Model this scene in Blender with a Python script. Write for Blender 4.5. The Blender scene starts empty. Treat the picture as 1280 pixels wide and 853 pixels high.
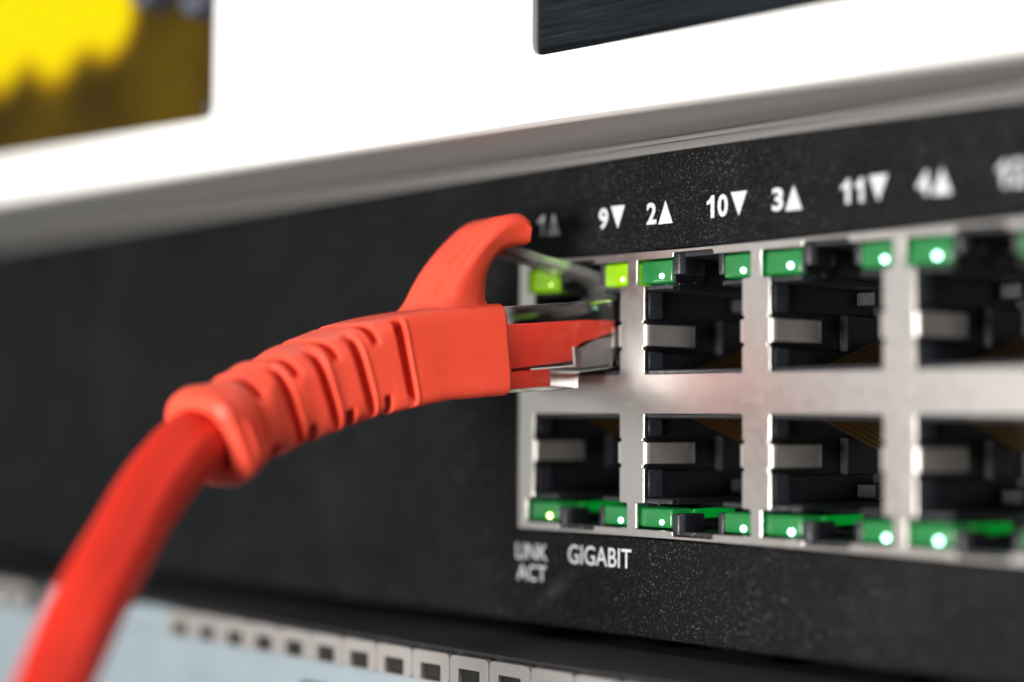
import bpy, bmesh, math, random
from mathutils import Vector, Matrix
R = math.radians
rnd = random.Random(7)
scn = bpy.context.scene
col = scn.collection
MM = 0.001                                   # everything below is written in millimetres

# ------------------------------------------------------------------ camera
CAM = Vector((101.83, -111.86, -2.33)); YAW, PIT, ROL = R(46.46), R(2.67), R(0.39); FPX = 2100.8
_fw = Vector((-math.sin(YAW)*math.cos(PIT), math.cos(YAW)*math.cos(PIT), math.sin(PIT)))
_r0 = Vector((math.cos(YAW), math.sin(YAW), 0)); _u0 = _r0.cross(_fw)
_r = _r0*math.cos(ROL) + _u0*math.sin(ROL); _u = _u0*math.cos(ROL) - _r0*math.sin(ROL)
cd = bpy.data.cameras.new('camera'); cam = bpy.data.objects.new('camera', cd); col.objects.link(cam)
cd.sensor_fit = 'HORIZONTAL'; cd.sensor_width = 36.0; cd.lens = 36.0*FPX/1280.0
cd.clip_start = 0.002; cd.clip_end = 20.0
cd.dof.use_dof = True; cd.dof.focus_distance = 147.2*MM; cd.dof.aperture_fstop = cd.lens/8.3
cam.matrix_world = Matrix.Translation(CAM*MM) @ Matrix((_r, _u, -_fw)).transposed().to_4x4()
scn.camera = cam
def from_pixel(px, py, depth):               # point on the photograph's ray at a chosen distance
    return CAM + (_fw + _r*((px-640)/FPX) - _u*((py-426.5)/FPX))*depth

# ------------------------------------------------------------------ light
w = bpy.data.worlds.new('World'); scn.world = w; w.use_nodes = True
w.node_tree.nodes['Background'].inputs[0].default_value = (0.86, 0.93, 1.0, 1)
w.node_tree.nodes['Background'].inputs[1].default_value = 0.085
def area(name, pos, target, size, power, colr=(1, 1, 1), size_y=None):
    l = bpy.data.lights.new(name, 'AREA'); l.energy = power; l.color = colr; l.size = size
    if size_y: l.shape = 'RECTANGLE'; l.size_y = size_y
    o = bpy.data.objects.new(name, l); col.objects.link(o); o.location = Vector(pos)*MM
    o.rotation_euler = (Vector(target)*MM - o.location).to_track_quat('-Z', 'Y').to_euler()
    return o
area('key_lamp', (45, -485, -60), (-8, 0, 8), 0.14, 4.3, (1.0, 0.96, 0.91))
area('left_softbox', (-500, -470, 150), (0, 0, 0), 0.6, 0.72, (1.0, 0.985, 0.96))
area('right_softbox', (430, -250, 430), (0, -10, 0), 0.26, 1.7, (1.0, 0.98, 0.95))
scn.view_settings.view_transform = 'Standard'; scn.view_settings.look = 'None'
scn.view_settings.exposure = 0.0; scn.view_settings.gamma = 1.0
scn.render.engine = 'CYCLES'
cy = scn.cycles; cy.use_denoising = True
try: cy.denoiser = 'OPENIMAGEDENOISE'
except Exception: pass
cy.max_bounces = 16; cy.transmission_bounces = 12; cy.transparent_max_bounces = 16; cy.sample_clamp_indirect = 4.0
cy.caustics_refractive = True; cy.caustics_reflective = False; cy.blur_glossy = 0.5

# ------------------------------------------------------------------ materials
MATS = {}
class NT:
    def __init__(s, name):
        m = bpy.data.materials.new(name); m.use_nodes = True; s.m = m; s.t = m.node_tree
        s.b = s.t.nodes['Principled BSDF']; MATS[name] = m
        s.tc = s.t.nodes.new('ShaderNodeTexCoord')
    def n(s, typ, **kw):
        x = s.t.nodes.new(typ)
        for k, v in kw.items():
            if k in x.inputs: x.inputs[k].default_value = v
            else: setattr(x, k, v)
        return x
    def l(s, a, b): s.t.links.new(a, b)
    def p(s, **kw):
        for k, v in kw.items(): s.b.inputs[k.replace('_', ' ')].default_value = v
    def noise(s, scale, detail=3, rough=.55, stretch=None, coord='Object'):
        x = s.n('ShaderNodeTexNoise', Scale=scale, Detail=detail, Roughness=rough)
        if stretch:
            mp = s.n('ShaderNodeMapping'); mp.inputs['Scale'].default_value = stretch
            s.l(s.tc.outputs[coord], mp.inputs[0]); s.l(mp.outputs[0], x.inputs['Vector'])
        else: s.l(s.tc.outputs[coord], x.inputs['Vector'])
        return x.outputs['Fac']
    def ramp(s, fac, stops):
        x = s.n('ShaderNodeValToRGB'); e = x.color_ramp.elements
        while len(e) < len(stops): e.new(.5)
        for q, (pos, c) in zip(e, stops): q.position = pos; q.color = (*c, 1) if len(c) == 3 else c
        s.l(fac, x.inputs[0]); return x.outputs[0]
    def rampf(s, fac, a, b, lo, hi):
        x = s.n('ShaderNodeMapRange'); x.inputs[1].default_value = a; x.inputs[2].default_value = b
        x.inputs[3].default_value = lo; x.inputs[4].default_value = hi; s.l(fac, x.inputs[0]); return x.outputs[0]
    def bump(s, h, strength, dist):
        x = s.n('ShaderNodeBump', Strength=strength, Distance=dist); s.l(h, x.inputs['Height'])
        s.l(x.outputs[0], s.b.inputs['Normal']); return x

# powder-coated black sheet steel
t = NT('black_powder_coat'); t.p(Roughness=.5, Specular_IOR_Level=.10)
g = t.noise(5200, 2, .6); big = t.noise(60, 4, .6)
vor = t.n('ShaderNodeTexVoronoi', Scale=9000); t.l(t.tc.outputs['Object'], vor.inputs['Vector'])
sep = t.n('ShaderNodeSeparateColor'); t.l(vor.outputs['Color'], sep.inputs[0])
fl0 = t.rampf(sep.outputs[0], .90, 1.0, 0, 1); fm = t.n('ShaderNodeMath', operation='MULTIPLY')
t.l(fl0, fm.inputs[0]); t.l(t.rampf(t.noise(140, 4, .7), .30, .66, .12, 1.0), fm.inputs[1]); fl = fm.outputs[0]
mx = t.n('ShaderNodeMix', data_type='RGBA'); mx.inputs['A'].default_value = (.0036, .0040, .0048, 1); mx.inputs['B'].default_value = (.085, .09, .096, 1)
t.l(fl, mx.inputs['Factor']); 
# dusty, rubbed patches
dust = t.rampf(big, .55, .8, 0, .018)
mx2 = t.n('ShaderNodeMix', data_type='RGBA'); mx2.inputs['B'].default_value = (.32, .32, .33, 1)
# an old rubbed streak under the lettering
sm_ = t.n('ShaderNodeMapping', vector_type='TEXTURE'); sm_.inputs['Location'].default_value = (-9.6*MM, 0, 4.0*MM); sm_.inputs['Rotation'].default_value = (0, R(-38), 0); sm_.inputs['Scale'].default_value = (.0048, 1, .0011)
t.l(t.tc.outputs['Object'], sm_.inputs[0]); sl = t.n('ShaderNodeVectorMath', operation='LENGTH'); t.l(sm_.outputs[0], sl.inputs[0])
s1 = t.rampf(sl.outputs['Value'], 1.0, .2, 0, .10); s2 = t.n('ShaderNodeMath', operation='MULTIPLY'); t.l(s1, s2.inputs[0]); t.l(t.rampf(t.noise(700, 4, .7), .35, .7, 0, 1), s2.inputs[1])
s3 = t.n('ShaderNodeMath', operation='ADD'); t.l(dust, s3.inputs[0]); t.l(s2.outputs[0], s3.inputs[1]); dust = s3.outputs[0]
t.l(dust, mx2.inputs['Factor']); t.l(mx.outputs['Result'], mx2.inputs['A']); t.l(mx2.outputs['Result'], t.b.inputs['Base Color'])
t.l(t.rampf(sep.outputs[1], 0, 1, .34, .62), t.b.inputs['Roughness'])
t.bump(g, .8, .00014)

t = NT('dark_lid_steel'); t.p(Base_Color=(.16, .155, .15, 1), Roughness=.45, Metallic=.3); t.bump(t.noise(3000), .3, .0001)

# tinned / nickel shield
t = NT('nickel_shield'); t.p(Metallic=1.0, Roughness=.36)
t.l(t.ramp(t.noise(160, 3, .6), [(.3, (.55, .53, .51)), (.7, (.61, .59, .565))]), t.b.inputs['Base Color'])
t.l(t.rampf(t.noise(1500, 4, .7), .3, .7, .29, .36), t.b.inputs['Roughness'])
t.bump(t.noise(2600, 3, .7), .16, .00006)
t = NT('spring_steel'); t.p(Metallic=.9, Roughness=.46)
t.l(t.ramp(t.noise(900, 4, .7, (1, 1, 4)), [(.3, (.62, .59, .55)), (.7, (.80, .77, .72))]), t.b.inputs['Base Color'])
t.bump(t.noise(4000, 3, .7), .2, .00005)
t = NT('gold_contact'); t.p(Metallic=1.0, Roughness=.45, Base_Color=(.30, .165, .045, 1))
# black moulded plastic
t = NT('black_plastic'); t.p(Roughness=.5, Base_Color=(.014, .0155, .021, 1), Specular_IOR_Level=.5)
t.l(t.rampf(t.noise(1800, 3), .3, .7, .33, .55), t.b.inputs['Roughness']); t.bump(t.noise(3500, 2), .12, .00008)
# white print ink
t = NT('white_ink'); t.p(Roughness=.6, Base_Color=(.74, .75, .76, 1))
t.l(t.ramp(t.noise(3800, 3, .7), [(.25, (.30, .31, .33)), (.5, (.60, .61, .63))]), t.b.inputs['Base Color'])
# LED lenses: coloured translucent plastic, lit from inside
def led_mat(name, base, emit, st):
    t = NT(name); t.p(Roughness=.28, Base_Color=(*base, 1), Emission_Color=(*emit, 1), Emission_Strength=st, Coat_Weight=.3)
    t.l(t.rampf(t.noise(520, 2), .3, .7, st*.75, st*1.25), t.b.inputs['Emission Strength'])
led_mat('green_lens', (.010, .11, .03), (.02, .50, .085), .19)
led_mat('lime_lens', (.14, .26, .005), (.36, .80, .0), .50)
led_mat('green_pipe', (.005, .16, .02), (.0, .60, .05), .33)
def emit_mat(name, c, st):
    t = NT(name); t.p(Base_Color=(*c, 1), Emission_Color=(*c, 1), Emission_Strength=st, Roughness=.3)
emit_mat('led_die_white', (.50, 1.0, .82), 8.0)
emit_mat('led_die_lime', (.88, 1.0, .35), 6.0)
# red PVC / TPE
def red(name, c0, c1, rough, sss):
    t = NT(name); t.p(Roughness=rough, Subsurface_Weight=sss, Subsurface_Scale=.0006, Specular_IOR_Level=.3)
    t.b.inputs['Subsurface Radius'].default_value = (1, .35, .2)
    t.l(t.ramp(t.noise(110, 4, .6), [(.3, c0), (.7, c1)]), t.b.inputs['Base Color'])
    t.l(t.rampf(t.noise(900, 4, .7), .3, .75, rough-.08, rough+.13), t.b.inputs['Roughness'])
    t.bump(t.noise(1500, 4, .6), .10, .00012)
red('red_boot', (.80, .070, .034), (.88, .092, .050), .45, .06)
red('red_jacket', (.56, .018, .008), (.66, .028, .012), .52, .0)
red('red_core', (.80, .036, .014), (.82, .05, .02), .5, .0)
t = NT('clear_polycarbonate'); t.p(Base_Color=(.99, .99, .99, 1), Transmission_Weight=1.0, IOR=1.45, Roughness=.05)
t.bump(t.noise(420, 3, .6), .10, .0002)
t = NT('ridge_glint'); t.p(Base_Color=(.75, .68, .64, 1), Roughness=.35)  # edge highlight of the clear plug as a pale colour
t = NT('grey_insert'); t.p(Base_Color=(.22, .19, .19, 1), Roughness=.3, Subsurface_Weight=.2, Subsurface_Scale=.0006)
t = NT('cloudy_polycarbonate'); t.p(Base_Color=(.90, .91, .90, 1), Transmission_Weight=.84, IOR=1.45, Roughness=.13)
# upper unit
t = NT('white_enamel'); t.p(Roughness=.42, Base_Color=(.84, .84, .83, 1)); t.bump(t.noise(2400, 2), .15, .00006)
t.l(t.ramp(t.noise(25, 3), [(.3, (.81, .81, .80)), (.7, (.86, .86, .85))]), t.b.inputs['Base Color'])
t = NT('shaded_white_enamel'); t.p(Roughness=.5, Base_Color=(.40, .395, .385, 1)); t.bump(t.noise(2600, 3), .3, .0001)  # shade under the white unit, put into the casing colour as a darker grey
t = NT('black_brushed_metal'); t.p(Metallic=.75, Roughness=.38)
st_ = t.noise(1.0, 4, .7, (90, 90, 3200))
t.l(t.ramp(st_, [(.35, (.002, .003, .005)), (.62, (.018, .025, .032)), (.8, (.08, .10, .115))]), t.b.inputs['Base Color']); t.bump(st_, .35, .0001)
t = NT('black_gloss'); t.p(Base_Color=(.006, .006, .007, 1), Roughness=.16, Coat_Weight=.3)
t = NT('slate_rubber'); t.p(Base_Color=(.05, .055, .08, 1), Roughness=.35)
t = NT('smoked_glass'); t.p(Base_Color=(.9, .88, .85, 1), Roughness=.06)
fr0 = t.n('ShaderNodeLayerWeight', Blend=.3); fr = t.n('ShaderNodeMath', operation='POWER'); t.l(fr0.outputs['Facing'], fr.inputs[0]); fr.inputs[1].default_value = 7.0; tr = t.n('ShaderNodeBsdfTransparent'); tr.inputs[0].default_value = (.93, .92, .90, 1)
gl = t.n('ShaderNodeBsdfGlossy', Roughness=.05); ms = t.n('ShaderNodeMixShader')
fh = t.n('ShaderNodeMath', operation='MULTIPLY'); t.l(fr.outputs[0], fh.inputs[0]); fh.inputs[1].default_value = .5; t.l(fh.outputs[0], ms.inputs[0]); t.l(tr.outputs[0], ms.inputs[1]); t.l(gl.outputs[0], ms.inputs[2])
t.l(ms.outputs[0], t.t.nodes['Material Output'].inputs['Surface'])
# the amber display: soft round yellow marks on a brown ground (a lit screen)
t = NT('amber_display'); t.p(Roughness=.6, Base_Color=(.02, .014, .002, 1), Specular_IOR_Level=.05)
def blobs(circles):
    acc = None
    for (x, z, r, e) in circles:
        mp = t.n('ShaderNodeMapping'); mp.inputs['Location'].default_value = (-x*MM, 0, -z*MM)
        t.l(t.tc.outputs['Object'], mp.inputs[0])
        m0 = t.n('ShaderNodeMapping'); m0.inputs['Scale'].default_value = (1, 0, 1); t.l(mp.outputs[0], m0.inputs[0])
        ln = t.n('ShaderNodeVectorMath', operation='LENGTH'); t.l(m0.outputs[0], ln.inputs[0])
        mr = t.n('ShaderNodeMapRange', interpolation_type='SMOOTHSTEP'); mr.inputs[1].default_value = (r+e)*MM; mr.inputs[2].default_value = (r-e)*MM
        t.l(ln.outputs['Value'], mr.inputs[0])
        if acc is None: acc = mr.outputs[0]
        else:
            q = t.n('ShaderNodeMath', operation='MAXIMUM'); t.l(acc, q.inputs[0]); t.l(mr.outputs[0], q.inputs[1]); acc = q.outputs[0]
    return acc
AMBER = t                                     # finished with the upper unit, where its layout is known
# lower unit
t = NT('pale_blue_enamel'); t.p(Roughness=.4, Base_Color=(.55, .63, .68, 1))
t.l(t.ramp(t.noise(45, 4, .6), [(.3, (.19, .245, .285)), (.7, (.28, .33, .365))]), t.b.inputs['Base Color'])
t = NT('beige_moulding'); t.p(Roughness=.5, Base_Color=(.25, .235, .228, 1))
t = NT('dark_grey_cover'); t.p(Roughness=.5, Base_Color=(.022, .022, .024, 1)); t.bump(t.noise(3000), .3, .0001)
t = NT('hole_black'); t.p(Roughness=.8, Base_Color=(.006, .006, .003, 1))

# ------------------------------------------------------------------ mesh helpers
def link(name, me, mat, parent=None, loc=(0, 0, 0)):
    o = bpy.data.objects.new(name, me); col.objects.link(o)
    if mat and not me.materials: me.materials.append(MATS[mat])
    if parent: o.parent = parent
    o.location = Vector(loc)*MM
    return o
def finish(bm, name, smooth=0, org=(0, 0, 0)):
    bmesh.ops.recalc_face_normals(bm, faces=bm.faces)
    O = Vector(org)
    for v in bm.verts: v.co = (v.co - O)*MM
    me = bpy.data.meshes.new(name); bm.to_mesh(me); bm.free()
    if smooth:
        for p in me.polygons: p.use_smooth = True
        if smooth < 180: me.set_sharp_from_angle(angle=R(smooth))
    return me
def box(bm, x0, x1, y0, y1, z0, z1, bev=0, seg=2):
    vs = [bm.verts.new((x, y, z)) for x in (x0, x1) for y in (y0, y1) for z in (z0, z1)]
    fs = [bm.faces.new([vs[i] for i in q]) for q in ((0, 1, 3, 2), (4, 6, 7, 5), (0, 4, 5, 1), (2, 3, 7, 6), (0, 2, 6, 4), (1, 5, 7, 3))]
    if bev:
        es = list({e for f in fs for e in f.edges}); bmesh.ops.bevel(bm, geom=es, offset=bev, segments=seg, profile=.5, affect='EDGES')
def prism(bm, poly, axis, a, b, bev=0, seg=2):
    # extrude a 2-D polygon along an axis: 'x' -> (y,z), 'y' -> (x,z), 'z' -> (x,y)
    def P(p, t): return {'x': (t, p[0], p[1]), 'y': (p[0], t, p[1]), 'z': (p[0], p[1], t)}[axis]
    A = [bm.verts.new(P(p, a)) for p in poly]; B = [bm.verts.new(P(p, b)) for p in poly]; n = len(poly)
    fs = [bm.faces.new(A), bm.faces.new(B)] + [bm.faces.new((A[i], A[(i+1) % n], B[(i+1) % n], B[i])) for i in range(n)]
    if bev:
        es = list({e for f in fs for e in f.edges}); bmesh.ops.bevel(bm, geom=es, offset=bev, segments=seg, profile=.5, affect='EDGES')
def roundpoly(pts, r, seg=4):
    out = []; n = len(pts)
    for i in range(n):
        p = Vector(pts[i]); a = Vector(pts[i-1]) - p; b = Vector(pts[(i+1) % n]) - p
        rr = min(r, a.length*.45, b.length*.45); A = p + a.normalized()*rr; B = p + b.normalized()*rr
        for k in range(seg+1):
            q = k/seg; out.append(tuple((A*(1-q)**2 + p*2*q*(1-q) + B*q*q)))
    return out
def plate(name, outer, holes, y0, y1, bev=.03, org=(0, 0, 0)):
    """flat sheet in the XZ plane between y0 and y1 with cut-outs"""
    cu = bpy.data.curves.new(name, 'CURVE'); cu.dimensions = '2D'; cu.fill_mode = 'BOTH'
    for pts in [outer] + holes:
        sp = cu.splines.new('POLY'); sp.points.add(len(pts)-1); sp.use_cyclic_u = True
        for q, p in zip(sp.points, pts): q.co = (p[0], p[1], 0, 1)
    cu.extrude = (y1-y0)/2 - bev; cu.bevel_depth = bev; cu.bevel_resolution = 1; cu.offset = -bev
    tmp = bpy.data.objects.new('tmp', cu); col.objects.link(tmp)
    bpy.context.view_layer.update()
    dg = bpy.context.evaluated_depsgraph_get()
    me0 = bpy.data.meshes.new_from_object(tmp.evaluated_get(dg)); bpy.data.objects.remove(tmp); bpy.data.curves.remove(cu)
    bm = bmesh.new(); bm.from_mesh(me0); bpy.data.meshes.remove(me0)
    for v in bm.verts: v.co = Vector((v.co.x, (y0+y1)/2 - v.co.z, v.co.y))
    bmesh.ops.remove_doubles(bm, verts=bm.verts, dist=1e-4)
    me = finish(bm, name, 12, org); me.materials.clear(); return me
def number_mesh(s, cx, cz, wid, hei, y):
    # digits set one by one; the one is drawn with its flag
    cw = wid/len(s); bm = bmesh.new()
    for i, ch in enumerate(s):
        x = cx + (i - (len(s)-1)/2)*cw
        if ch == '1':
            a = .20; q = [(x+.02, -.5), (x+.02+2*a, -.5), (x+.02+2*a, .5), (x+.1, .5), (x-.12, .34), (x-.42, .24), (x-.42, .09), (x+.02, .16)]
            prism(bm, [(u_-.05, cz + v_*hei) for u_, v_ in q], 'y', y - .004, y + .004)
        else:
            me = text_mesh(ch, x, cz, cw*.86, hei, y, .03); b2 = bmesh.new(); b2.from_mesh(me); bpy.data.meshes.remove(me)
            for v in b2.verts: v.co = v.co/MM + Vector(SW)
            tmp = bpy.data.meshes.new('t'); b2.to_mesh(tmp); b2.free(); bm.from_mesh(tmp); bpy.data.meshes.remove(tmp)
    return finish(bm, 'number', 0, SW)
def text_mesh(s, cx, cz, wid, hei, y, bold=.0, mat='white_ink'):
    cu = bpy.data.curves.new('t', 'FONT'); cu.body = s; cu.align_x = 'CENTER'; cu.extrude = .002; cu.offset = bold; cu.resolution_u = 4
    tmp = bpy.data.objects.new('t', cu); col.objects.link(tmp); bpy.context.view_layer.update()
    me0 = bpy.data.meshes.new_from_object(tmp.evaluated_get(bpy.context.evaluated_depsgraph_get())); bpy.data.objects.remove(tmp); bpy.data.curves.remove(cu)
    bm = bmesh.new(); bm.from_mesh(me0); bpy.data.meshes.remove(me0)
    xs = [v.co.x for v in bm.verts]; ys = [v.co.y for v in bm.verts]
    sx = wid/(max(xs)-min(xs)); sz = hei/(max(ys)-min(ys)); mx_, mz = (max(xs)+min(xs))/2, (max(ys)+min(ys))/2
    for v in bm.verts: v.co = Vector((cx + (v.co.x-mx_)*sx, y - v.co.z*2, cz + (v.co.y-mz)*sz))
    me = finish(bm, 'lettering', 0, SW); me.materials.clear(); return me
def thing(name, base, label, cat, rz=0):
    o = bpy.data.objects.new(name, None); col.objects.link(o); o.location = Vector(base)*MM; o.rotation_euler.z = rz
    o.empty_display_size = .01; o['label'] = label; o['category'] = cat
    return o

# ================================================================== network switch
SW = (0, 0, -22)
P = 14.0; NC = 8
X0, X1, ZT, ZB = -255.0, 185.0, 22.1, -21.6
switch = thing('network_switch', SW, 'black rack network switch with two rows of ports, green lights and white printed numbers', 'network switch')
def sw(name, me, mat, loc=(0, 0, 0), parent=None): return link(name, me, mat, parent or switch, loc)

XL, XR = -14.62, (NC-1)*P + .62
outer = roundpoly([(X0, ZB), (X1, ZB), (X1, ZT), (X0, ZT)], .8)
cut = roundpoly([(XL-.12, -12.82), (XR+.12, -12.82), (XR+.12, 12.82), (XL-.12, 12.82)], .25)
sw('front_panel', plate('front_panel', outer, [cut], 0, 1.2, .12, SW), 'black_powder_coat')
bm = bmesh.new(); box(bm, X0+.6, X1-.6, 1.25, 190, ZB+.4, ZT-.6, .5)
# hollow the chassis behind the ports is not needed: the jacks bring their own walls, so the body starts behind them
bm.free(); bm = bmesh.new()
box(bm, X0+.6, XL-.5, 1.25, 190, ZB+.4, ZT-.6); box(bm, XR+.5, X1-.6, 1.25, 190, ZB+.4, ZT-.6)
box(bm, XL-.48, XR+.48, 1.25, 190, 13.0, ZT-.62); box(bm, XL-.48, XR+.48, 1.25, 190, ZB+.42, -13.0); box(bm, XL-.48, XR+.48, 16.5, 189.9, -12.98, 12.98)
sw('chassis', finish(bm, 'chassis', 0, SW), 'dark_grey_cover')
bm = bmesh.new(); box(bm, X0+.2, X1-.2, -.55, 190, ZT+.05, ZT+.5, .12); box(bm, X0+.2, X1-.2, -.5, -.02, ZT-.75, ZT+.03, .1)
sw('lid', finish(bm, 'lid', 40, SW), 'dark_lid_steel')

# shield with the port cut-outs
def port_hole(xc, s):
    h, n, q = 5.52, 5.72, 6.42
    pts = [(-h, 1.76), (h, 1.76), (h, 3.95), (n, 3.95), (n, 4.22), (h, 4.22), (h, 6.28), (n, 6.28), (n, 6.55), (h, 6.55), (h, 9.72), (q, 9.72), (q, 12.0),
           (2.35, 12.0), (2.35, 12.42), (-2.15, 12.42), (-2.15, 12.0), (-q, 12.0), (-q, 9.72), (-h, 9.72), (-h, 6.55), (-n, 6.55), (-n, 6.28), (-h, 6.28), (-h, 4.22), (-n, 4.22), (-n, 3.95), (-h, 3.95)]
    pts = roundpoly(pts, .22, 3)
    return [(xc + x, s*z) for x, z in pts]
holes = [port_hole((k-.5)*P, s) for k in range(NC) for s in (1, -1)]
shield = sw('port_shield', plate('port_shield', roundpoly([(XL, -12.7), (XR, -12.7), (XR, 12.7), (XL, 12.7)], .3), holes, -.22, .08, .05, SW), 'nickel_shield')
bm = bmesh.new()
box(bm, XL+.02, XR-.02, .1, 15, 12.48, 12.68); box(bm, XL+.02, XR-.02, .1, 15, -12.68, -12.48); box(bm, XL+.02, XL+.2, .1, 15, -12.47, 12.47); box(bm, XR-.2, XR-.02, .1, 15, -12.47, 12.47)
sw('shield_wall', finish(bm, 'shield_wall', 0, SW), 'nickel_shield', (0, 0, 0))

def housing_mesh(s):
    bm = bmesh.new(); W = 6.98
    def b(x0, x1, y0, y1, z0, z1, bev=.06): box(bm, x0, x1, y0, y1, *(sorted((s*z0, s*z1))), bev, 1)
    # walls, floor, back
    b(-W, -5.62, .12, 15, .02, 9.2); b(5.62, W, .12, 15, .02, 9.2); b(-5.62, 5.62, .12, 15, .02, 1.72); b(-W, W, 14.2, 15.2, .02, 12.4)
    b(-5.6, 5.6, .15, 1.0, 1.7, 2.15, .1)                                       # raised front lip of the floor
    b(-W, -2.5, .9, 15, 9.2, 9.72); b(3.15, W, .9, 15, 9.2, 9.72)                # shelves under the lights
    b(-W, -2.5, .14, .88, 9.25, 9.68, .08); b(3.15, W, .14, .88, 9.25, 9.68, .08)
    b(-W, -2.5, 3.6 if s > 0 else 9.2, 14.2, 9.75, 12.4); b(3.15, W, 3.4, 14.2, 9.75, 12.4)                    # blocks behind the lights
    b(-W, W, .5, 15, 12.02, 12.44, .04)
    for sx in (-1, 1):                                                           # chamfered guide ribs beside the spring tabs
        for z0, z1 in ((2.2, 3.75), (6.75, 9.15)):
            pts = [(sx*5.64, .35), (sx*5.42, .35), (sx*5.02, 1.65), (sx*5.64, 1.9)]
            prism(bm, pts, 'z', *(sorted((s*z0, s*z1))), .05, 1)
        b(*sorted((sx*5.62, sx*4.75)), 9.6, 14.2, 3.7, 6.95, .12)                # block at the end of the tab groove
        b(*sorted((sx*5.62, sx*5.25)), 1.95, 14.2, 6.9, 9.2, .05); b(*sorted((sx*5.62, sx*5.25)), 1.95, 14.2, 1.7, 3.7, .05)
    b(-4.9, -3.0, 11.2, 14.2, 7.75, 8.95, .08)                                  # small block high at the back
    b(-2.58, -2.3, .3, 4.2, 9.75 if s > 0 else 10.95, 12.3, .04)
    prism(bm, [(-2.5, .1), (-1.75, .1), (-1.35, .55), (-1.35, 3.2), (-2.5, 3.2)], 'z', *(sorted((s*10.5, s*12.38))), .12, 2)
    prism(bm, [(3.15, .25), (2.6, .25), (2.3, .7), (2.3, 3.2), (3.15, 3.2)], 'z', *(sorted((s*10.2, s*12.38))), .12, 2)
    me = finish(bm, 'port_housing', 35, (0, 0, 0)); return me
def tab_mesh(s, sx):
    # spring tab: leaves the shield's post, folds over the edge and runs into the port
    prof = [(5.62, -.235), (5.44, -.225), (5.28, -.13), (5.19, .05), (5.15, .35), (5.02, 1.3), (4.66, 3.0), (4.36, 4.5), (4.34, 5.0), (4.5, 5.5)]
    th = .17; bm = bmesh.new(); n = len(prof); z0, z1 = 4.32, 6.18
    o, i_ = [], []
    for k, (x, y) in enumerate(prof):
        a = Vector(prof[max(k-1, 0)]); b = Vector(prof[min(k+1, n-1)]); d = (b-a).normalized(); nn = Vector((-d.y, d.x))
        o.append(Vector((x, y))); i_.append(Vector((x, y)) - nn*th if False else Vector((x + abs(d.y)*th, y + abs(d.x)*th)))
    poly = o + i_[::-1]
    prism(bm, [(sx*p.x, p.y) for p in poly], 'z', s*z0, s*z1)
    me = finish(bm, 'spring_tab', 50); return me
def contact_mesh(s):
    bm = bmesh.new(); r = .2
    path = [(3.6, 1.85), (4.4, 2.0), (12.4, 4.6), (13.4, 4.2), (14.1, 3.0)]
    rings = []
    for k, (y, z) in enumerate(path):
        a = Vector(path[max(k-1, 0)]); b = Vector(path[min(k+1, len(path)-1)]); d = (b-a).normalized(); nn = Vector((-d.y, d.x))
        rings.append([bm.verts.new((math.cos(t)*r, y + nn.x*math.sin(t)*r, s*(z + nn.y*math.sin(t)*r))) for t in [j*math.pi/3 for j in range(6)]])
    for A, B in zip(rings, rings[1:]):
        for j in range(6): bm.faces.new((A[j], A[(j+1) % 6], B[(j+1) % 6], B[j]))
    bm.faces.new(rings[0]); bm.faces.new(rings[-1])
    return finish(bm, 'contact', 60)
def lens_mesh(wd, hh=1.0):
    bm = bmesh.new(); box(bm, 0, wd, .22, 3.0, -hh, hh, .2, 3); return finish(bm, 'lens', 50)
def sphere_mesh(r, name):
    bm = bmesh.new(); bmesh.ops.create_uvsphere(bm, u_segments=14, v_segments=8, radius=r); return finish(bm, name, 180)
H = {s: housing_mesh(s) for s in (1, -1)}
T = {(s, sx): tab_mesh(s, sx) for s in (1, -1) for sx in (1, -1)}
CN = {s: contact_mesh(s) for s in (1, -1)}
LW, RW = 3.75, 3.2
LENS = {}
for nm, mt in (('g', 'green_lens'), ('y', 'lime_lens')):
    for wd in (LW, RW):
        for s in (1, -1): LENS[nm, wd, s] = lens_mesh(wd, 1.0 if s > 0 else .84); LENS[nm, wd, s].materials.append(MATS[mt])
DIE = {}
for nm, mt in (('g', 'led_die_white'), ('y', 'led_die_lime')):
    DIE[nm] = sphere_mesh(.24, 'die'); DIE[nm].materials.append(MATS[mt])
pm = {}
bm = bmesh.new(); box(bm, 0, .35, 3.02, 8.8, -.42, .42, .08, 1); PIPE = finish(bm, 'pipe', 40)
for k in range(NC):
    xc = (k-.5)*P
    for s in (1, -1):
        hp = sw('port', H[s], 'black_plastic', (xc, 0, 22))
        for sx in (1, -1): link('spring_tab', T[s, sx], 'spring_steel', hp)
        for j in range(8): link('contact', CN[s], 'gold_contact', hp, ((j-3.5)*1.02, 0, 0))
        c = 'y' if (k == 0 and s > 0) else 'g'
        for side, wd, xl in ((0, LW, -6.36), (1, RW, 3.2)):
            le = sw('indicator_light', LENS[c, wd, s], None, (xc + xl, 0, 22 + (10.87 if s > 0 else -10.95)))
            d = link('light_source', DIE['y' if (k == 0 and (s > 0 or side == 0)) else 'g'], None, le, (wd*.70 + rnd.uniform(-.1, .1), .2, -.38 + rnd.uniform(-.08, .05)))
            if s > 0 and k == 0: d.scale = (.8, .5, .8) if side else (.35, .3, .35)
            if s < 0 and side == 0: link('light_pipe', PIPE, 'green_pipe', le, (wd-.2, 0, .36))

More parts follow.
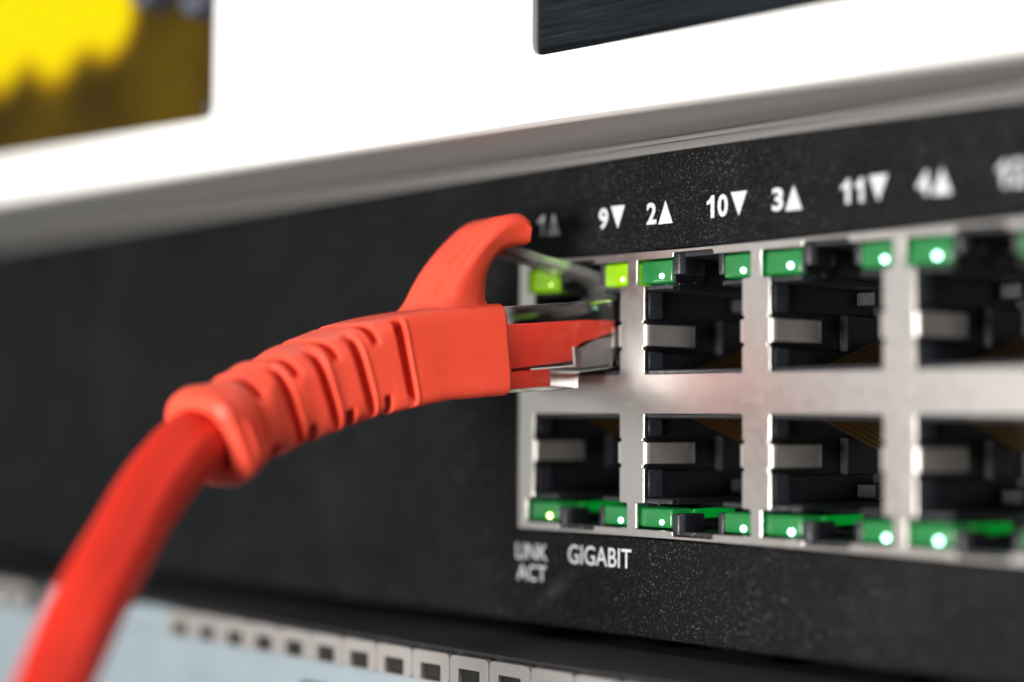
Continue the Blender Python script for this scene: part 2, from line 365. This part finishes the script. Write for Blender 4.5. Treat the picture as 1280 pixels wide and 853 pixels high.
# printing
def tri(cx, cz, wd, ht, up):
    bm = bmesh.new(); y = -.012; q = 1 if up else -1
    prism(bm, [(cx-wd/2, cz-q*ht/2), (cx+wd/2, cz-q*ht/2), (cx, cz+q*ht/2)], 'y', y, .004)
    return finish(bm, 'arrow', 0, SW)
for k in range(NC):
    x = (k-1)*P
    a = str(k+1); b = str(k+9)
    z = 16.12
    sw('port_number', number_mesh(a, x + 2.1, z, 1.35, 1.95, -.01), 'white_ink'); sw('port_arrow', tri(x + 3.75, z, 1.7, 2.1, True), 'white_ink')
    wd = 1.35 if len(b) == 1 else 2.6
    sw('port_number', number_mesh(b, x + 10.95 - wd/2 - .05, z, wd, 1.95, -.01), 'white_ink'); sw('port_arrow', tri(x + 12.0, z, 1.75, 2.1, False), 'white_ink')
sw('lettering', text_mesh('LINK', -12.95, -14.85, 4.2, 1.5, -.01, .004), 'white_ink')
sw('lettering', text_mesh('ACT', -12.95, -16.85, 3.9, 1.5, -.01, .004), 'white_ink')
sw('lettering', text_mesh('GIGABIT', -4.15, -14.75, 7.9, 1.75, -.01, .004), 'white_ink')

# ================================================================== red patch cable
b_, t_ = R(14), R(5.2)
EX = Vector((-math.sin(b_)*math.cos(t_), -math.cos(b_)*math.cos(t_), -math.sin(t_))); EY = Vector((math.cos(b_), -math.sin(b_), 0)); EZ = EX.cross(EY)
PR = Vector((-2.1, -.63, 8.55))              # upper front right corner of the plug, in the mouth of the port
def PL(u, v, w): return PR + EX*u + EY*v + EZ*w
cable = thing('network_cable', PR, 'red network patch cable with ribbed boot and clear plug in the first upper port', 'cable')
def local(bm):
    for v in bm.verts: v.co = PL(*v.co)
PW = 10.6; VC = -PW/2
# clear plug body: nose, taller tail, recess along the underside
bm = bmesh.new()
prism(bm, [(-1.3, -.25), (-1.05, 0), (11.4, 0), (11.4, -7.6), (4.25, -7.72), (4.15, -6.4), (3.95, -6.22), (-1.05, -6.1), (-1.3, -5.85)], 'y', -PW, 0, .1, 2)
local(bm); plug = link('plug', finish(bm, 'plug', 45, PR), 'clear_polycarbonate', cable)
# latch: hinged at the nose, sweeping back and up under the hood
bm = bmesh.new()
lp = [(-1.2, -.1, 2.2), (-2.1, .3, 2.2), (-2.7, 1.1, 2.2), (-2.1, 1.85, 2.2), (-.8, 2.4, 2.2), (1.0, 3.0, 2.15), (3.4, 3.75, 2.1), (4.2, 4.02, 1.65), (6.5, 4.8, 1.6), (8.2, 5.35, 1.6), (9.2, 5.7, 1.6)]
th = .8; A = []
for k, (u, w_, hw) in enumerate(lp):
    a = Vector(lp[max(k-1, 0)][:2]); b = Vector(lp[min(k+1, len(lp)-1)][:2]); d = (b-a).normalized(); n_ = Vector((-d.y, d.x))
    A.append([bm.verts.new((u + n_.x*q*th/2, VC + e*hw, w_ + n_.y*q*th/2)) for q, e in ((-1, -1), (-1, 1), (1, 1), (1, -1))])
for Q, S in zip(A, A[1:]):
    for j in range(4): bm.faces.new((Q[j], Q[(j+1) % 4], S[(j+1) % 4], S[j]))
bm.faces.new(A[0]); bm.faces.new(A[-1])
bmesh.ops.bevel(bm, geom=[e for e in bm.edges], offset=.1, segments=1, affect='EDGES')
local(bm); link('latch', finish(bm, 'latch', 30, PR), 'cloudy_polycarbonate', plug)
# what shows through the clear plastic: the jacket end, the clamp under it, conductors and gold blades
bm = bmesh.new()
prism(bm, [(11.2, -1.55), (2.6, -1.6), (-.7, -1.75), (-.7, -2.95), (1.6, -3.15), (3.2, -3.6), (4.1, -3.9), (4.2, -5.25), (11.2, -5.6)], 'y', -10.3, -.28, .2, 2)
local(bm); link('jacket_end', finish(bm, 'jacket_end', 40, PR), 'red_core', plug)
bm = bmesh.new(); box(bm, 6.5, 11.2, -10.1, -.5, -7.4, -5.8, .15); local(bm); link('cable_clamp', finish(bm, 'cable_clamp', 40, PR), 'red_core', plug)
bm = bmesh.new(); prism(bm, [(-.9, -3.2), (1.5, -3.4), (3.3, -4.2), (3.5, -5.95), (-.9, -5.8)], 'y', -10.3, -.25, .12, 2); local(bm); link('load_bar', finish(bm, 'load_bar', 40, PR), 'grey_insert', plug)
bm = bmesh.new(); box(bm, -1.1, -.65, -.3, .3, -2.75, -1.95, .15, 2); me = finish(bm, 'conductor', 60)
bm = bmesh.new(); box(bm, -1.15, -.95, -.15, .15, -6.0, -4.3, .04, 1); me2 = finish(bm, 'blade', 30)
bm = bmesh.new(); box(bm, 4.25, 8.9, -.22, -.06, -5.78, -5.62, .03, 1); box(bm, 4.25, 4.42, -.22, -.06, -5.6, -3.95, .03, 1)  # pale strips added for the bright edge lines in the clear plastic
local(bm); link('ridge_glint_strip', finish(bm, 'ridge_glint_strip', 30, PR), 'ridge_glint', plug)
RM = Matrix((EX, EY, EZ)).transposed().to_4x4()
for j in range(8):
    for nm, m_, mt in (('conductor', me, 'red_core'), ('contact_blade', me2, 'gold_contact')):
        o = link(nm, m_, mt, plug); o.matrix_local = Matrix.Translation((EY*(VC + (j-3.5)*1.02))*MM) @ RM

# centre line of boot and cable
boot_pts = [PL(11, VC, -3.75), PL(14, VC, -3.75), PL(17.5, VC, -3.78), from_pixel(447, 461, 145.0), from_pixel(391, 482, 142.0), from_pixel(336, 507, 139.0),
            from_pixel(291, 531, 136.2), from_pixel(252, 555, 133.6)]
def spline(pts, n):
    Q = [pts[0]*2 - pts[1]] + list(pts) + [pts[-1]*2 - pts[-2]]; out = []
    for i in range(1, len(Q)-2):
        p0, p1, p2, p3 = Q[i-1:i+3]
        t0 = 0; t1 = t0 + (p1-p0).length**.5; t2 = t1 + (p2-p1).length**.5; t3 = t2 + (p3-p2).length**.5
        for k in range(n):
            t = t1 + (t2-t1)*k/n
            A1 = p0*((t1-t)/(t1-t0)) + p1*((t-t0)/(t1-t0)); A2 = p1*((t2-t)/(t2-t1)) + p2*((t-t1)/(t2-t1)); A3 = p2*((t3-t)/(t3-t2)) + p3*((t-t2)/(t3-t2))
            B1 = A1*((t2-t)/(t2-t0)) + A2*((t-t0)/(t2-t0)); B2 = A2*((t3-t)/(t3-t1)) + A3*((t-t1)/(t3-t1))
            out.append(B1*((t2-t)/(t2-t1)) + B2*((t-t1)/(t2-t1)))
    out.append(pts[-1]); return out
class Path:
    def __init__(s, pts):
        s.p = spline(pts, 60)
        for _ in range(60): s.p = [s.p[0]] + [(a + b*2 + c)/4 for a, b, c in zip(s.p, s.p[1:], s.p[2:])] + [s.p[-1]]
        s.d = [0]
        for a, b in zip(s.p, s.p[1:]): s.d.append(s.d[-1] + (b-a).length)
        s.L = s.d[-1]
    def at(s, x):
        import bisect
        i = min(max(bisect.bisect(s.d, x) - 1, 0), len(s.p)-2); f = (x - s.d[i])/(s.d[i+1]-s.d[i])
        c = s.p[i].lerp(s.p[i+1], f); j = min(max(i, 3), len(s.p)-5)
        T_ = (s.p[j+4] - s.p[j-3]).normalized(); N = Vector((0, 0, 1)).cross(T_).normalized(); return c, T_, N, T_.cross(N)
BP = Path(boot_pts)
L = BP.L
def sm(a, b, x):
    q = min(max((x-a)/(b-a), 0), 1); return q*q*(3-2*q)
def halfs(s):
    f = sm(8, L-4, s); return 5.62*(1-f) + 4.05*f, 4.08*(1-f) + 3.82*f, 9*(1-sm(9, 15, s)) + 4.2*sm(9, 15, s) - 1.7*sm(15, L-3, s)
def side_x(s):
    c, T_, N, B = BP.at(s); q = c + N*halfs(s)[0] - CAM; return 640 + FPX*(q.dot(_r))/(q.dot(_fw))
def find_s(px):
    a, b = 0, L
    for _ in range(40):
        m = (a+b)/2
        if side_x(m) > px: a = m
        else: b = m
    return a
LONG = [find_s(x) for x in (508, 456, 411, 368)]
SHORT = [find_s(x) for x in (479, 431, 385, 340)]
FINE = [find_s(x) for x in (330, 318, 306, 295)]
rows = sorted(set([round(i*.1, 3) for i in range(int(L*10))] + [round(s0 + d, 4) for s0 in LONG + SHORT for d in (-.95, -.85, -.75, -.66, -.58, -.5, -.42, -.34, .34, .42, .5, .58, .66, .75, .85, .95)] + [.03, .08, .15, .22]))
rows = [x for x in rows if 0 <= x < L-.02]
NS = 176
bm = bmesh.new(); rings = []
def sect(s, th, a, h, p):
    c_, s_ = math.cos(th), math.sin(th)
    return math.copysign(abs(c_)**(2/p), c_)*a, math.copysign(abs(s_)**(2/p), s_)*h
for s in rows:
    c, T_, N, B = BP.at(s); a, h, p = halfs(s)
    sh = .32*(1-sm(0, .32, s))
    lip = .38*sm(L-3.8, L-1.8, s); end = sm(L-.9, L, s)
    a += lip - sh - .75*end**2; h += lip - sh - .75*end**2
    ring = []
    for j in range(NS):
        th = 2*math.pi*j/NS; x, y = sect(s, th, a, h, p)
        dep = 0; rise = 0
        for s0 in LONG:
            d_ = abs(s-s0)
            if d_ < 1.1 and abs(y) < h*.95 and abs(x) > a*.4:
                k_ = 1 - sm(.84, .95, abs(y)/h); dep = max(dep, (1-sm(.36, .58, d_))*k_*1.8)
                if s < s0 and d_ > .5: rise = max(rise, .10*k_*sm(.5, .66, d_)*(1-sm(.68, 1.0, d_)))
        for s0 in SHORT:
            d_ = abs(s-s0)
            if d_ < .6 and abs(y) > h*.52: dep = max(dep, (1-sm(.34, .55, d_))*sm(.52, .66, abs(y)/h)*1.35)
        for s0 in FINE:
            d_ = abs(s-s0)
            if abs(y) < h*.6 and abs(x) > a*.5: dep = max(dep, .45*math.exp(-(d_/.26)**2)*sm(.6, .3, abs(y)/h))
        rise += sm(13, L-6, s)*(.07*math.sin(2.1*s + 3*th) + .06*math.sin(1.3*s - 2*th + 1) + .05*math.sin(5*th + s))
        dep -= rise
        if dep:
            # along the section's own outward normal
            nx = math.copysign(abs(x/a)**(p-1)/a, x); ny = math.copysign(abs(y/h)**(p-1)/h, y); ln = math.hypot(nx, ny) or 1
            x -= dep*nx/ln; y -= dep*ny/ln
        ring.append(bm.verts.new(c + N*x + B*y))
    rings.append(ring)
# turn the free end inwards: a lip and a hollow that the cable leaves from
for back, k in ((.0, .80), (.12, .76), (.5, .74), (1.5, .73), (3.5, .72), (5.5, .70)):
    c, T_, N, B = BP.at(L - back); a, h, p = halfs(L)
    rings.append([bm.verts.new(c + N*sect(0, 2*math.pi*j/NS, a*k, h*k, 2.2)[0] + B*sect(0, 2*math.pi*j/NS, a*k, h*k, 2.2)[1]) for j in range(NS)])
for A, B in zip(rings, rings[1:]):
    for j in range(NS): bm.faces.new((A[j], A[(j+1) % NS], B[(j+1) % NS], B[j]))
bm.faces.new(rings[0]); bm.faces.new(rings[-1])
boot = link('boot', finish(bm, 'boot', 50, PR), 'red_boot', cable)

# mould parting line along the flank of the boot
bm = bmesh.new(); prev = None
for k in range(60):
    sq = .5 + 8.2*k/59; c, T_, N, B = BP.at(sq); q = c + N*(halfs(sq)[0] - .02) + B*(-.25 + .03*math.sin(k*.9)); rr_ = .035 + .02*math.sin(k*1.7)
    rg = [bm.verts.new(q + N*(math.cos(a)*rr_*1.4) + B*(math.sin(a)*rr_*1.6)) for a in (0, 1.57, 3.14, 4.71)]
    if prev:
        for j in range(4): bm.faces.new((prev[j], prev[(j+1) % 4], rg[(j+1) % 4], rg[j]))
    prev = rg
link('mould_seam', finish(bm, 'mould_seam', 180, PR), 'red_boot', boot)
# hood over the latch: a broad curved fin with a shallow channel down its back
outer_c = [(17.9, -.25), (16.9, .6), (15.6, 2.6), (14.0, 4.6), (12.0, 6.45), (10.2, 7.75), (8.8, 8.25), (7.7, 8.2), (7.05, 7.75)]
inner_c = [(12.2, -.25), (12.05, .6), (11.65, 2.6), (10.8, 4.0), (9.7, 4.85), (8.7, 5.25), (7.8, 5.45), (7.1, 5.5)]
def resample(c, n):
    pts = spline([Vector((x, z, 0)) for x, z in c], 20); d = [0]
    for a, b in zip(pts, pts[1:]): d.append(d[-1] + (b-a).length)
    out = []; i = 0
    for k in range(n):
        q = d[-1]*k/(n-1)
        while i < len(d)-2 and d[i+1] < q: i += 1
        out.append(pts[i].lerp(pts[i+1], (q-d[i])/(d[i+1]-d[i])))
    return out
n = 48; oc, ic = resample(outer_c, n), resample(inner_c, n)
bm = bmesh.new(); rings = []
for k in range(n):
    f = k/(n-1); hw = 4.35 - .35*f + .75*(1-sm(0, .16, f)); A, B = oc[k], ic[k]; dirv = (A-B); thk = dirv.length; dn = dirv.normalized()
    ring = []
    ch = .55*sm(.12, .28, f)*(1-sm(.80, .93, f))            # channel depth
    m = 40
    prof = []
    rr = .95
    # outer face from left to right, then right side, inner face, left side
    for q in range(m+1):
        v = -1 + 2*q/m; x = v*hw
        e = max(0, abs(x) - (hw-rr)); drop = rr - math.sqrt(max(rr*rr - e*e, 0))
        dd = ch*(sm(.30, .36, v)*(1-sm(.36, .60, v)) + .0)
        prof.append((x, thk - drop - dd))
    prof.append((hw - .02, thk*.62)); prof.append((hw - .12 - .12*sm(.0, .1, f), thk*.3))
    for q in range(9):
        v = 1 - 2*q/8; prof.append((v*(hw - .3 - .35*sm(.0, .1, f)*(1-.7*sm(.7, 1, f))), .0 + (.2 if abs(v) == 1 else 0)))
    prof.append((-(hw - .12 - .12*sm(.0, .1, f)), thk*.3)); prof.append((-(hw - .02), thk*.62))
    for x, z in prof:
        p_ = B + dn*z; ring.append(bm.verts.new(PL(p_.x, VC + x, p_.y)))
    rings.append(ring)
for A, B in zip(rings, rings[1:]):
    for j in range(len(A)): bm.faces.new((A[j], A[(j+1) % len(A)], B[(j+1) % len(A)], B[j]))
bm.faces.new(rings[0]); bm.faces.new(rings[-1])
link('latch_hood', finish(bm, 'latch_hood', 75, PR), 'red_boot', boot)

# cable jacket, faintly lobed by the twisted pairs inside
e0 = BP.at(L-5)[0]; e1 = BP.at(L-2.2)[0]
CREASE = -36
cpts = [e0, e1, from_pixel(234, 564, 132.2), from_pixel(207, 594, 129.8), from_pixel(178, 634, 127), from_pixel(144, 696, 123), from_pixel(112, 757, 119.5), from_pixel(82, 820, 116.5), from_pixel(56, 885, 113.5), from_pixel(10, 1010, 108), from_pixel(-60, 1200, 101)]
CP = Path(cpts)
def crease(d):
    d = (d + math.pi) % (2*math.pi) - math.pi; return math.exp(-(d/.13)**2)
def cable_r(th):                              # a rounded square, shaped and turned to put shade on its right side
    c_, s_ = abs(math.cos(th)), abs(math.sin(th)); p = 3.6
    return 2.5*(c_**p + (s_*1.04)**p)**(-1/p)
bm = bmesh.new(); rings = []; NS2 = 120; nr = int(CP.L/.35)
c, T_, N, B = CP.at(CP.L*.4); vc = (CAM - c); PHI = math.atan2(vc.dot(B), vc.dot(N)) - R(45) + R(CREASE)
for i in range(nr+1):
    s = CP.L*i/nr; c, T_, N, B = CP.at(s); ring = []
    for j in range(NS2):
        th = 2*math.pi*j/NS2
        r = cable_r(th - PHI - s*.004) + .04*math.sin(3*th - s*.5) - .16*crease(th - PHI - R(38) - s*.006) - .12*crease(th - PHI - R(82) + s*.004) - .14*crease(th - PHI + R(12) - s*.003)
        ring.append(bm.verts.new(c + N*(r*math.cos(th)) + B*(r*math.sin(th))))
    rings.append(ring)
for A, B in zip(rings, rings[1:]):
    for j in range(NS2): bm.faces.new((A[j], A[(j+1) % NS2], B[(j+1) % NS2], B[j]))
bm.faces.new(rings[0]); bm.faces.new(rings[-1])
link('cable_jacket', finish(bm, 'cable_jacket', 180, PR), 'red_jacket', cable)

# ================================================================== white unit above
UR = R(4.8); UO = Vector((-6.6, -9.0, 23.55))
upper = thing('white_rack_unit', UO, 'white rack unit with amber display window above the black switch', 'rack unit', UR)
def up(name, me, mat, loc=(0, 0, 0), parent=None): return link(name, me, mat, parent or upper, loc)
WX0, WX1, WZ0, WZ1 = -175.0, -42.6, 6.0, 52.0
BX0, BX1, BZ0, BZ1 = 2.3, 92.0, 6.32, 46.0
UX0, UX1, UH = -240.0, 190.0, 88.0
# body with a rounded lower front edge; the window and the badge are let into its face
win = roundpoly([(WX0, WZ0), (WX1, WZ0), (WX1, WZ1), (WX0, WZ1)], 1.4); bad = roundpoly([(BX0, BZ0), (BX1, BZ0), (BX1, BZ1), (BX0, BZ1)], 1.3)
up('front_plate', plate('front_plate', [(UX0, .42), (UX1, .42), (UX1, UH), (UX0, UH)], [win, bad], 0, 3.0, .12), 'white_enamel')
prof = [(.5*(1-math.sin(a)), .5*(1-math.cos(a))) for a in [R(x) for x in range(90, -1, -10)]]
prof = prof[2:] + [(120, .0), (120, UH-.05), (118, UH-.05), (118, .40), (.1, .40)]
bm = bmesh.new(); prism(bm, prof, 'x', UX0, UX1); up('casing', finish(bm, 'casing', 30), 'shaded_white_enamel')
bm = bmesh.new(); box(bm, BX0+.14, BX1-.14, .25, 2.4, BZ0+.14, BZ1-.14, .7, 3); up('badge_panel', finish(bm, 'badge_panel', 30), 'black_brushed_metal')
bm = bmesh.new(); box(bm, WX0-1, WX1+1, 3.02, 3.6, WZ0-1, WZ1+1); up('display', finish(bm, 'display'), 'amber_display')
t = AMBER
yel = blobs([(-66.6, 21.6, 5.6, 2.6), (-77.6, 21.2, 6.6, 2.8), (-90.0, 23.0, 8.2, 3.0), (-72.3, 24.5, 7.6, 2.6), (-84.0, 27.0, 10.0, 2.6), (-103.0, 26.0, 9.0, .9), (-118.0, 27.0, 8.0, .9)])
em = t.ramp(yel, [(0, (.060, .034, .004)), (.55, (.75, .42, .0)), (1, (1.0, .80, .0))])
t.l(em, t.b.inputs['Emission Color']); t.b.inputs['Emission Strength'].default_value = 1.2

fa = t.noise(70, 2, .5, (1, 1, 1)); fb = t.ramp(fa, [(.35, (.022, .014, .003)), (.65, (.085, .052, .002))])
mxa = t.n('ShaderNodeMix', data_type='RGBA'); t.l(yel, mxa.inputs['Factor']); t.l(fb, mxa.inputs['A']); t.l(em, mxa.inputs['B']); t.l(mxa.outputs['Result'], t.b.inputs['Emission Color'])
bm = bmesh.new(); box(bm, WX0-.6, WX1+.6, 2.1, 2.9, WZ0-.6, WZ1+.6); up('window_pane', finish(bm, 'window_pane'), 'smoked_glass')
bm = bmesh.new()
prism(bm, [(WX1-1.1, WZ0+.05), (WX1-.1, WZ0+.05), (WX1-.1, WZ1-.05), (WX1-1.1, WZ1-.05)], 'y', .5, 2.08, .1, 1)
up('window_trim', finish(bm, 'window_trim', 30), 'black_gloss')
def knob(r, hgt):
    bm = bmesh.new(); pr_ = [(r, hgt), (r, .5), (r*.94, .18), (r*.8, .02), (0.001, -.12)]; n_ = 28; rg = []
    for q, y in pr_: rg.append([bm.verts.new((q*math.cos(2*math.pi*j/n_), y, q*math.sin(2*math.pi*j/n_))) for j in range(n_)])
    for A, B in zip(rg, rg[1:]):
        for j in range(n_): bm.faces.new((A[j], A[(j+1) % n_], B[(j+1) % n_], B[j]))
    bm.faces.new(rg[0]); bm.faces.new(rg[-1]); return finish(bm, 'knob', 40)
kn = knob(2.3, 3.4)
for x, z in ((-54.9, 22.0), (-45.9, 19.6), (-64.0, 27.0)): up('display_button', kn, 'slate_rubber', (x, -.9, z))
up('window_screw', knob(.75, 1.6), 'slate_rubber', (-44.2, .45, 7.3))

# ================================================================== pale unit below
LY = -11.0; LO = (0, LY, -68)
lower = thing('pale_rack_unit', LO, 'pale blue rack unit with a row of square beige holes below the black switch', 'rack unit')
def lo(name, me, mat, loc=(0, 0, 0), parent=None): return link(name, me, mat, parent or lower, loc)
bm = bmesh.new(); box(bm, -240, 180, LY+1.0, 180, -68, -22.95, .5, 2); lo('cover', finish(bm, 'cover', 30, LO), 'dark_grey_cover')
bm = bmesh.new(); box(bm, -240.2, 180.2, LY, LY+.98, -68.1, -26.05, .2, 2)
box(bm, -86.2, -57.6, LY+.02, LY+.97, -26.03, -23.35, .1, 1); lo('front_plate', finish(bm, 'front_plate', 30, LO), 'pale_blue_enamel')
fr_o = roundpoly([(-2.55, -1.0), (2.55, -1.0), (2.55, .5), (2.55, 1.75), (-2.55, 1.75), (-2.55, .5)], .6, 4)
fr_h = roundpoly([(-1.4, -.86), (1.4, -.86), (1.4, .62), (-1.4, .62)], .18, 3)
FRM = plate('vent_frame', fr_o, [fr_h], -.3, .3, .06)
bm = bmesh.new(); box(bm, -2.3, 2.3, .32, .98, -.95, 1.6); BK = finish(bm, 'vent_hole_shade')  # solid black block stands in for the shade inside the hole
for i in list(range(-7, 16)) + list(range(-21, -13)):
    x = -19.67 + 5.2*i
    f = lo('vent_frame', FRM, 'beige_moulding', (x, 0, 68-25.13)); link('vent_hole_shade', BK, 'hole_black', f)
bm = bmesh.new(); prism(bm, roundpoly([(-2.6, -.35), (2.6, -.35), (2.6, .35), (-2.6, .35)], .3), 'y', -.25, .05, .05, 1)
lo('status_label', finish(bm, 'status_label', 30), 'slate_rubber', (-31.5, 0, 68-28.6))

# dust and lint caught on the jacks and the panel
bm = bmesh.new()
def speck(c, r):
    vs = []
    for j in range(5):
        a = 2*math.pi*j/5 + rnd.uniform(-.4, .4); q = r*rnd.uniform(.5, 1.2); vs.append(bm.verts.new((c[0] + q*math.cos(a), c[1] - r*.3*rnd.random(), c[2] + q*math.sin(a))))
    b0 = bm.verts.new((c[0], c[1] + r*.5, c[2]))
    bm.faces.new(vs)
    for j in range(5): bm.faces.new((vs[j], vs[(j+1) % 5], b0))
def lint(c, ln):
    a = rnd.uniform(0, math.pi); p0 = Vector(c); d = Vector((math.cos(a), -.1, math.sin(a))); prev = None; r = .018
    for k in range(6):
        q = p0 + d*ln*k/5; d = (d + Vector((rnd.uniform(-.35, .35), 0, rnd.uniform(-.35, .35)))).normalized()
        rg = [bm.verts.new(q + Vector((r*math.cos(t0), r*math.sin(t0), r*math.sin(t0*1.0 + .7)))) for t0 in (0, 2.1, 4.2)]
        if prev:
            for j in range(3): bm.faces.new((prev[j], prev[(j+1) % 3], rg[(j+1) % 3], rg[j]))
        prev = rg
for i in range(420): speck((rnd.uniform(-14, 42), -.01, rnd.choice((rnd.uniform(13.2, 21), rnd.uniform(-20.5, -13.0)))), rnd.uniform(.02, .05))
for k in range(5):
    xc = (k-.5)*P
    for i in range(26): speck((xc + rnd.uniform(-6.3, -2.6), .12, -9.62 + rnd.uniform(-.12, .1)), rnd.uniform(.02, .06))
    for i in range(16): speck((xc + rnd.uniform(-2.4, 2.9), .1, -12.35 + rnd.uniform(-.05, .25)), rnd.uniform(.02, .06))
    for i in range(14): speck((xc + rnd.uniform(-6.3, 6.3), .12, 9.5 + rnd.uniform(-.15, .15)), rnd.uniform(.02, .045))
    for i in range(0): lint((xc + rnd.uniform(-6, -2), .06, -9.7 + rnd.uniform(-.3, .2)), rnd.uniform(.5, 1.2))
t = NT('dust_grey'); t.p(Base_Color=(.34, .34, .35, 1), Roughness=.9)
o = sw('dust', finish(bm, 'dust', 0, SW), 'dust_grey'); o['kind'] = 'stuff'
